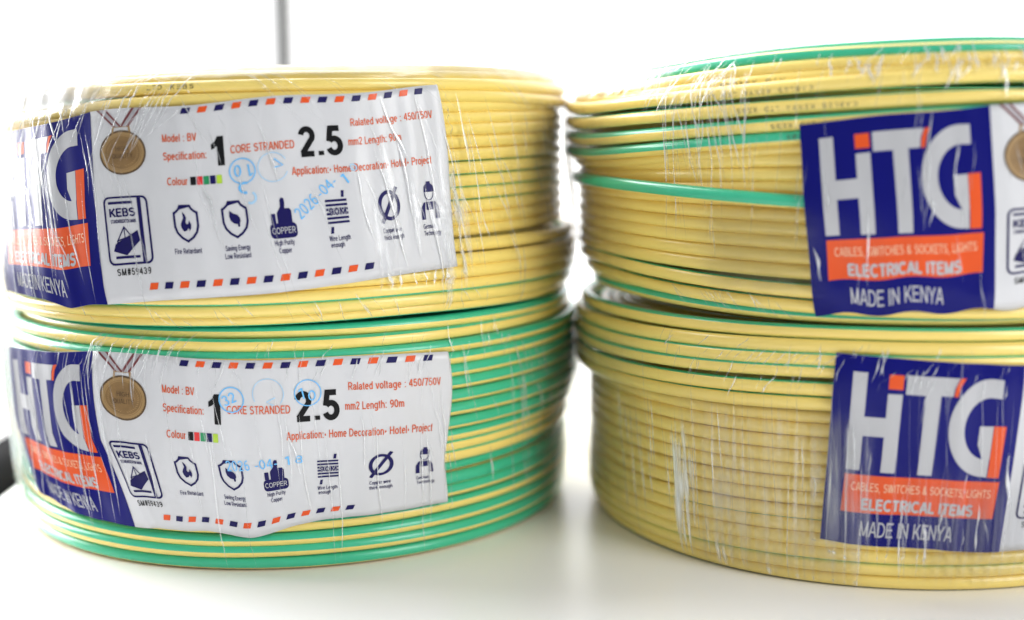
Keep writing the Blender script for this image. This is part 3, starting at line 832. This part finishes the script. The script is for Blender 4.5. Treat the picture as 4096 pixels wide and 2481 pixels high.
# ================================================================== upper left coil
def coil_upper_left():
    root = thing('cable_coil', 'upper yellow coil of the left stack, its tilted white label stamped 10 and 3', 'cable coil', (XL * MM, YL * MM, 0), GROUP)
    c = Cable(1.62)
    Y = -140
    c.turn([(-60, 79.4), (-20, 79.4), (20, 78.6), (60, 78.4)], [(-75, 109.2), (-60, 109.8), (-39, 111.0), (-28, 112.5), (-12, 114.0), (0, 114.3), (45, 115.2)], -150, 5)
    zs = [111.4, 108.45, 105.6, 102.55, 99.4, 96.05, 92.8, 89.6, 86.5, 83.4, 80.5]
    for i, z in enumerate(zs):
        left = z - (2.6 if i < 2 else 1.9)
        c.turn([(-80, 78.2), (-20, 78.4), (40, 78.0), (70, 76.9), (100, 76.6)], [(-70, left), (-30, z - 1.2), (0, z), (45, z + 1.45), (75, z + 1.8)], [-135, -140, -160, 170, -130, -124, -118, -124, -150, -165, 180][i], 9)
    for i, (z, r) in enumerate(((77.3, 80.6), (73.85, 81.2), (70.8, 81.2), (67.75, 80.9), (64.85, 80.2), (62.45, 78.6))):
        c.turn([(-60, r), (40, r), (75, r - .5), (100, r - .7)], [(-70, z - 1.2), (-20, z - .4), (0, z), (30, z + 1.2), (60, z + (1.0 if i < 4 else .6))], [-150, -160, 165, -115, 175, -120][i], 8)
    rings = []
    for i, (r, z, g) in enumerate(((78.0, 117.3, -165), (75.4, 119.0, -120), (72.4, 120.6, 170))):
        rings.append(c.turn(r, [(-70, z - 2.0), (-30, z - 1.0), (0, z), (45, z + .6)], g, 8))
    fill_turns(c, 42, 77.6, 64, 112, 3.25, .8, topz=119.3)
    cab = c.build('cable', root)
    cable_text('LTD  KEBS', cab, *rings[0], math.radians(-15.5), 11.5, 1.1, 12, 1.62, False)
    H = Hull(c)
    def warp(U, b):
        th = .6 * gs(U, 86, 10) * np.sin(b * 5)
        z = .9 * gs(U, 86, 14) * (b - .2) * 0 + .35 * np.sin(U / 9.) * (b < .1) * 0 + .35 * np.sin(U * .16 + .5) * (1 - b) - 1.4 * gs(U, -12, 5) * b ** 3 + .25 * np.sin(U * .11) * b
        return np.stack([th, z], -1)
    def rip(U, b):
        r = .14 * np.sin(U * .9 + 2 * b) * gs(U, 78, 14) + .16 * np.sin(U * .31 + 1.5 * b) + .08 * np.sin(U * .83 - 3 * b + 1)
        return r + .35 * gs(U - 4 * b, -14, 2.0) * b + .5 * gs(U, LW, 2.5) + .25
    L = Label(H, [(-55.0, 105.6), (-54.6, 85.5), (-53.8, 66.2)], [(-25.8, 111.6), (-25.2, 91.0), (-23.4, 66.1)], [(34.5, 117.3), (35.5, 96.0), (37.3, 73.7)], warp, rip)
    L.prep(); L.build(root, ART, stamp_art('upper'))
    F = Film(H, L); R = math.radians
    U = RNG.uniform
    tz = lambda d, z: H.t_of_z(R(d), z)
    for k in range(64):                                      # long slanting streaks over the label
        d = U(-58, 52); t0 = U(.14, .5); t1 = t0 + U(.12, .5)
        F.crease(R(d), t0, R(d + U(2, 6)), min(t1, .95), U(.2, .5) * (1 if U() < .7 else 2), 0 if U() < .6 else 1, bow=U(-.01, .015))
    for k in range(16):  # wide whitish patches imitate glare on the label's right end
        d = U(20, 40); t0 = U(.3, .6)
        F.crease(R(d), t0, R(d + U(1, 3)), min(t0 + U(.2, .45), .95), U(1.5, 4), 1)
    for k in range(70):                                      # bunch over the left shoulder
        d = U(-78, -12); t0 = U(.02, .2)
        F.crease(R(d + U(3, 9)), t0, R(d), t0 + U(.1, .32), U(.15, .6), 0, bow=U(-.02, .02))
    for k in range(44):                                      # left end, dense
        d = U(-74, -34); t0 = U(.14, .6)
        F.crease(R(d), t0, R(d + U(1, 5)), min(.97, t0 + U(.15, .6)), U(.25, .8), 0, bow=U(-.02, .02))
    for k in range(34):
        d = U(-10, 62); t0 = U(.02, .14)
        F.crease(R(d - 10), t0, R(d), t0 + U(.08, .2), U(.15, .45), U() < .5 and 0 or 1)
    for k in range(26):
        d = U(-40, 45)
        F.crease(R(d), U(.82, .9), R(d + U(1, 4)), U(.9, .985), U(.15, .4), 0 if U() < .4 else 1)
    for k in range(26):
        d = U(28, 70); t0 = U(.2, .7)
        F.crease(R(d), t0, R(d + U(1, 3)), t0 + U(.1, .35), U(.2, .6), 1 if U() < .6 else 0)
    for k in range(6):                                       # short bright strip of folds under the label's right corner
        F.crease(R(24 + 2.1 * k), tz(30, 74) , R(24.6 + 2.1 * k), tz(30, 69), U(.4, 1.4), 0)
    F.sheet(R(-105), R(-15), .0, .25, 2, 90, 24, .3, .3, fade=(.1, .25, 0, .3), streak=.3); F.sheet(R(-100), R(-30), .12, .3, 1, 60, 16, .2, fade=(.1, .6, .3, .5), streak=.8); F.sheet(R(-30), R(105), .0, .14, 4, 70, 16, .12, fade=(.2, .05, 0, .3))  # bunched film on the left shoulder, whitened to imitate window glare
    F.sheet(R(-105), R(-44), .12, .97, 4, 60, 24, .16); F.sheet(R(-100), R(-60), .14, .9, 4, 50, 24, .3, .5)
    F.sheet(R(46), R(105), .1, .97, 4, 50, 30, .1)
    F.build(root)
    return root

# ================================================================== lower left coil
def coil_lower_left():
    root = thing('cable_coil', 'bottom green coil of the left stack with thin yellow stripes, label stamped 32 and 10', 'cable coil', (XL * MM, YL * MM, 0), GROUP)
    c = Cable(1.62)
    G = lambda a, b: [(-60, a), (0, (a + b) / 2), (60, b)]
    c.turn([(-60, 75.5), (0, 76.8), (40, 78.0), (70, 79.4)], [(-60, 58.6), (0, 59.3), (60, 59.6)], G(100, 78), 5)
    c.turn(79.0, [(-70, 56.3), (-40, 56.7), (0, 56.3), (36, 56.7), (60, 57.0)], G(112, 106), 4)
    zs = [53.4, 50.3, 47.0, 43.8, 40.5, 37.2, 33.7, 30.3, 27.6, 24.9, 21.9, 18.8, 15.7, 12.3, 8.9, 5.5, 2.0]
    gr = [74, 76, 66, 58, 54, 58, 58, 74, 104, 112, 36, 24, 62, 92, 70, 66, 24]
    for i, (z, g) in enumerate(zip(zs, gr)):
        rr_ = 79.4 if i < 7 else (78.4 if i < 11 else 77.8)
        if i == 10: rr_ = 76.6
        if i == 16: rr_ = 76.9
        rright = rr_ + (1.6 if i < 6 else (.9 if i < 8 else -.3))
        lz = (-.3 if i % 3 else .4)
        if i > 12:
            zc = [(-60, z), (-10, z - (1.0 if i in (13, 14) else .4 if i == 15 else 0)), (10, z - (.6 if i in (13, 14) else 0)), (40, z), (70, z + .1)]
        else:
            zc = [(-60, z + lz), (0, z), (35, z - .1), (52, z + .25), (75, z + .5)]
        c.turn([(-60, rr_ + .3), (20, rr_), (45, (rr_ + rright) / 2), (72, rright), (95, rright)], zc, G(g + 6, g - 6), 7)
    fill_turns(c, 42, 77.2, 2.0, 56, 3.25, 0, topz=57.6, topg=60)
    cab = c.build('cable', root)
    H = Hull(c)
    def warp(U, b):
        z = -2.6 * gs(U, 37, 9) * b ** 2.2 - .5 * gs(U, 18, 6) * b ** 2 + .5 * gs(U, 60, 10) * b ** 2 + .3 * np.sin(U * .12) * (1 - b)
        th = .9 * gs(U, 86, 9) * np.sin(b * 7 + .6) - .5 * gs(U, 0, 7) * np.sin(b * 6.28)
        z = z + 2.2 * gs(U, -41, 14) * b ** 2
        sm = lambda x: np.clip(x, 0, 1) ** 2 * (3 - 2 * np.clip(x, 0, 1))
        th = th - (sm((U - 6) / 40) * .95 + sm(U / 14) * 1.7 * b ** 1.5) * (1 - sm((U - 66) / 16))
        return np.stack([th, z], -1)
    def rip(U, b):
        r = .16 * np.sin(U * .29 + 1.2 * b) + .1 * np.sin(U * .77 - 2 * b + 1) + .35 * gs(U - 3 * b, 2.5, 1.6) + .3 * gs(U - 8 * b, 30, 2.2) * b + .4 * gs(U, LW, 2.2)
        return r + .28 + .3 * gs(U, -38, 3)
    L = Label(H, [(-57.5, 50.6), (-56.5, 31.0), (-48.0, 12.0)], [(-28.0, 54.3), (-27.3, 32.2), (-21.4, 10.7)], [(34.7, 52.8), (35.6, 29.8), (34.4, 13.9)], warp, rip)
    L.prep(); L.build(root, ART, stamp_art('lower'))
    F = Film(H, L); R = math.radians; U = RNG.uniform
    for k in range(44):
        d = U(-60, 36); t0 = U(.16, .55)
        F.crease(R(d), t0, R(d + U(.5, 3)), min(.97, t0 + U(.15, .55)), U(.2, .5), 0 if U() < .55 else 1, bow=U(-.012, .012))
    for k in range(70):                                      # short folds where the film turns over the top edge
        d = U(-48, 50); t0 = U(.12, .24)
        F.crease(R(d + U(0, 3)), t0, R(d), t0 + U(.04, .13), U(.14, .45), 0 if U() < .6 else 1, n=14)
    for k in range(20):
        d = U(-46, -8)
        F.crease(R(d + U(2, 6)), U(.1, .15), R(d), U(.24, .4), U(.25, .5), 0, bow=-.02)
    for k in range(34):
        d = U(30, 68); t0 = U(.2, .6)
        F.crease(R(d), t0, R(d + U(1, 4)), t0 + U(.12, .35), U(.25, .7), 1 if U() < .75 else 0)
    for k in range(16):
        d = U(-58, -24)
        F.crease(R(d), U(.2, .4), R(d + U(1, 6)), U(.7, .98), U(.3, 1.0), 1 if U() < .5 else 0)
    F.sheet(R(-105), R(-44), .1, .985, 4, 60, 24, .16); F.sheet(R(-100), R(-60), .14, .9, 4, 50, 24, .3, .5)
    F.sheet(R(50), R(106), .2, .99, 4, 50, 30, .06, .02)
    F.build(root)
    return root

# ================================================================== upper right coil
def coil_upper_right():
    root = thing('cable_coil', 'upper coil of the right stack, a loose green strand running under its blue label', 'cable coil', ((XR - 5) * MM, YR * MM, 0), GROUP)
    root.rotation_euler.z = math.radians(3.4)
    c = Cable(1.62)
    pr = {}
    c.turn(74.0, [(-62, 119.8), (-33, 123.7), (0, 125.2)], 70, 6)
    c.turn([(-62, 77.6), (-30, 78.4), (0, 78.6)], [(-75, 117.5), (-62, 119.0), (-33, 122.6), (4, 124.0)], -28, 5)
    c.turn(79.6, [(-72, 115.5), (-58, 117.0), (-33, 120.0), (4, 121.9)], -150, 6)
    pr['a'] = c.turn(80.6, [(-72, 113.5), (-58, 114.6), (-33, 117.6), (4, 119.6)], 175, 6)
    pr['b'] = c.turn(83.0, [(-76, 111.6), (-59, 113.4), (-46, 114.2), (-35, 115.6), (-11, 117.6), (4, 118.3)], -140, 6)
    pr['c'] = c.turn(83.0, [(-76, 107.6), (-72, 108.2), (-52, 109.7), (-35, 111.2), (-11, 113.0), (4, 113.8)], 124, 5)
    pr['d'] = c.turn(83.0, [(-76, 103.5), (-56, 105.3), (-35, 107.4), (-11, 109.6), (4, 110.4)], [(-70, 80), (-35, 96), (0, 108)], 4)
    pr['e'] = c.turn(83.0, [(-76, 99.6), (-56, 101.8), (-35, 104.3), (-11, 106.6), (4, 107.4)], [(-70, 55), (-35, 44), (0, 40)], 4)
    c.turn(80.6, [(-76, 97.4), (-56, 99.4), (-28, 102.5), (4, 103.8)], 170, 5)
    zz = [(97.3, 99.9), (94.6, 96.7), (92.0, 93.5), (90.6, 90.3), (88.2, 87.1), (85.1, 83.9), (82.1, 80.7), (79.2, 77.5), (76.2, 74.2)]
    for i, (a, b) in enumerate(zz):
        c.turn([(-90, 79.0), (-70, 79.3), (-28, 80.9), (6, 81.2)], [(-76, a + .1), (-71, a), (-28, b), (6, b - 1.0), (40, b - 1.2)], [180, 175, -170, 170, 160, -175, 168, 175, -165][i], 7, wr=1.7)
    c.turn([(-90, 78.6), (-70, 79.2), (-28, 81.4)], [(-76, 73.2), (-71, 72.9), (-28, 69.9), (6, 68.9), (40, 68.6)], 126, 5)
    c.turn([(-90, 77.0), (-70, 77.8), (-28, 80.6)], [(-76, 69.4), (-71, 69.0), (-28, 66.5), (6, 65.4), (40, 65.2)], 128, 5)
    c.turn([(-90, 75.0), (-70, 75.4), (-28, 77.6)], [(-71, 65.8), (-28, 64.0), (6, 63.6)], 60, 5)
    fill_turns(c, 42, 79.2, 66.5, 114, 3.25, 0, topz=118)
    cab = c.build('cable', root)
    wr = 1.62; R = math.radians
    cable_text('HTG  AR4CAR', cab, *pr['a'], R(-42.5), 15.5, 1.0, -2, wr)
    cable_text('CABLES  KENYA  LTD  KEBS', cab, *pr['b'], R(-45.7), 27.5, 1.05, -22, wr)
    cable_text('CABLES  KENYA  LTD  KEBS', cab, *pr['c'], R(-38.5), 26.5, 1.05, -12, wr)
    cable_text('KENYA  LTD  KEBS', cab, *pr['d'], R(-33.0), 17.5, 1.0, -16, wr)
    cable_text('LTD  KEBS', cab, *pr['e'], R(-30.5), 9.0, 1.0, 4, wr)
    H = Hull(c)
    lc = Cable(1.62)
    lc.turn([(-100, 80.6), (-76, 82.6), (-55, 84.2), (-40, 84.4), (-30, 83.9), (-20, 82.6), (0, 82.0), (40, 81.5), (90, 81.0)], [(-100, 93.4), (-72, 93.3), (-55, 92.6), (-36, 91.0), (-28, 90.3), (4, 87.4), (40, 86.2)], [(-70, 20), (-30, 28), (0, 30)], 3, .02, .02)
    lo = lc.build('loose_strand', root); lo['label'] = 'loose green strand crossing the coil'
    def warp(U, b):
        z = -.55 * (np.sin(U * .42) + .4) * gs(b, 1, .25) + .2 * np.sin(U * .2) * (1 - b)
        return np.stack([0 * z, z], -1)
    def rip(U, b):
        r = .12 * np.sin(U * .33 + 2 * b) + .08 * np.sin(U * .9 - 3 * b) + .3
        r = r + 1.5 * gs(b, .42, .22) * gs(U, -44, 34)
        return r - .3 * gs(b, .98, .05) * np.sin(U * .42)
    L = Label(H, [(-28.5, 107.7), (-27.2, 86.4), (-25.9, 65.0)], [(-1.6, 111.4), (.2, 88.6), (1.2, 66.9)], [(57, 114), (58.5, 91), (59.5, 70)], warp, rip)
    L.prep(); L.build(root, ART)
    F = Film(H, L); U = RNG.uniform
    for k in range(46):                                      # cluster of hairline streaks left of the label
        d = U(-57, -40); t0 = U(.1, .3)
        F.crease(R(d + U(0, 5)), t0, R(d + U(2, 6)), t0 + U(.1, .55), U(.2, .45), 0 if U() < .6 else 1, wig=.01)
    for k in range(44):                                      # folds over the top shoulder
        d = U(-62, 8); t0 = U(.08, .2)
        F.crease(R(d + U(0, 4)), t0, R(d), t0 + U(.05, .14), U(.2, .8), 0 if U() < .6 else 1, n=14)
    for k in range(36):
        d = U(-60, -44); t0 = U(.1, .2)
        F.crease(R(d + U(2, 6)), t0, R(d), t0 + U(.08, .14), U(.2, .5), 0, n=16)
    for k in range(22):
        d = U(-28, 8); t0 = U(.18, .8)
        F.crease(R(d), t0, R(d + U(-1, 2)), t0 + U(.08, .3), U(.3, .9), 1 if U() < .7 else 0)
    for k in range(40):
        d = U(-26, 8); t0 = U(.12, .19)
        F.crease(R(d + U(-1, 2)), t0, R(d), t0 + U(.03, .09), U(.25, .9), 0, n=12)
    for k in range(10):
        d = U(-44, -26); t0 = U(.15, .6)
        F.crease(R(d), t0, R(d + U(-2, 1)), t0 + U(.15, .4), U(.3, .8), 1)
    for k in range(26):
        d = U(-54, -32)
        F.crease(R(d), U(.84, .88), R(d + U(1, 3)), U(.92, .97), U(.14, .3), 1 if U() < .5 else 0, n=12)
    F.sheet(R(-110), R(-50), .0, .24, 2, 70, 24, .22, .3, fade=(.1, .35, .15, .2), streak=.4); F.sheet(R(-100), R(-20), .0, .1, 4, 60, 16, .12)  # white sheet on the left shoulder imitates glare on crumpled film
    F.sheet(R(-48), R(-24), .55, .9, 3, 30, 20, .04, .05)
    F.sheet(R(-108), R(-58), .2, .98, 4, 40, 30, .08, .02)
    F.build(root)
    return root

# ================================================================== lower right coil
def coil_lower_right():
    root = thing('cable_coil', 'bottom coil of the right stack, plain yellow with a stepped-out top, blue label leaning right', 'cable coil', ((XR - 4) * MM, YR * MM, 0), GROUP)
    root.rotation_euler.z = math.radians(2.7)
    c = Cable(1.68)
    T = [((60.0, 60.1, 60.5), 79.6, 110), ((56.3, 56.8, 57.4), 81.0, 150), ((53.1, 53.7, 54.6), 81.3, 118), ((50.0, 51.0, 51.9), 81.5, 108), ((46.2, 46.9, 47.8), 81.5, 122), ((43.0, 43.5, 44.3), 81.2, 130)]
    for (a, b, d), r, g in T:
        c.turn(r, [(-80, a - .2), (-66, a), (-41, b), (-25, d), (6, d - .2), (40, d - .6)], g, 5)
    zs = [(39.4, 40.7), (36.3, 37.3), (32.9, 34.0), (29.6, 30.7), (26.3, 27.4), (23.0, 24.2), (19.5, 20.9), (16.0, 17.7), (12.8, 14.5), (9.9, 11.3), (7.2, 8.2), (4.5, 5.1), (2.0, 2.0)]
    for i, (a, d) in enumerate(zs):
        r = 78.6 - (.5 if i == 11 else 1.4 if i == 12 else 0)
        c.turn([(-95, r - 1.5), (-70, r - 1.2), (-45, r), (30, r)], [(-78, a), (-68, a + .15), (-41, (a + d) / 2), (-25, d), (8, d), (40, d - .3)], [165, -175, 170, -165, 175, 160, -170, 170, 130, 150, -125, -160, -150][i], 8)
    fill_turns(c, 42, 77.8, 2.0, 56, 3.22, 0, topz=58.2)
    c.build('cable', root)
    H = Hull(c)
    def warp(U, b):
        z = .25 * np.sin(U * .25) * b + .5 * gs(U, 6, 6) * (b - 1) * 0
        return np.stack([0 * z, z], -1)
    def rip(U, b):
        return .14 * np.sin(U * .3 + b) + .08 * np.sin(U * .8 - 2 * b) + .28 + .35 * gs(U - 3 * b, -4, 2.2) + .2 * gs(U - 2 * b, -14, 1.5)
    L = Label(H, [(-22.3, 56.6), (-23.2, 33.5), (-24.2, 12.0)], [(6.3, 54.0), (5.4, 31.5), (4.2, 10.4)], [(66, 51), (65, 29), (64, 7.5)], warp, rip)
    L.prep(); L.build(root, ART)
    F = Film(H, L); R = math.radians; U = RNG.uniform
    for k in range(90):                                      # the film spans the step: whitish bands imitate its soft vertical reflections
        d = U(-52, -16) if k % 6 else U(-66, -50); t0 = U(.38, .62)
        F.crease(R(d), t0, R(d + U(-.5, .8)), min(.98, t0 + U(.15, .5)), U(.8, 4.5) if (k % 5 and k % 6) else U(.2, .4), 5 if (k % 5 and k % 6) else 0, wig=.003)
    for k in range(60):
        d = U(-56, 4); t0 = U(.17, .3)
        F.crease(R(d + U(0, 2.5)), t0, R(d), t0 + U(.03, .1), U(.14, .5), 0 if U() < .55 else 1, n=12)
    for k in range(10):
        d = -39 + 1.6 * k + U(-.4, .4)
        F.crease(R(d + 3.0), .21, R(d), .26 + U(0, .02), U(.2, .35), 0, n=10, wig=.001)
    for k in range(34):
        d = U(-22, 8); t0 = U(.2, .75)
        F.crease(R(d), t0, R(d + U(-1, 1)), t0 + U(.1, .35), U(.3, 1.2), 1 if U() < .8 else 0)
    for k in range(22):
        d = U(-60, 5)
        F.crease(R(d), U(.2, .3), R(d + U(-1, 1.5)), U(.6, .97), U(.12, .3), 1)
    F.sheet(R(-106), R(-52), .12, .985, 4, 50, 40, .08, .0)
    F.sheet(R(-14), R(14), .5, .95, 5, 60, 30, .1, .1, 150, fade=(.4, .1, .5, .15), streak=1.)  # streaked whitish sheet imitates haze over the label
    F.sheet(R(-56), R(-14), .36, .97, 5, 90, 30, .08, .05, 120, fade=(.3, .2, .2, .1), streak=.9)  # streaked whitish sheet imitates film reflections across the turns
    F.build(root)
    return root

coil_upper_left(); coil_lower_left(); coil_upper_right(); coil_lower_right()
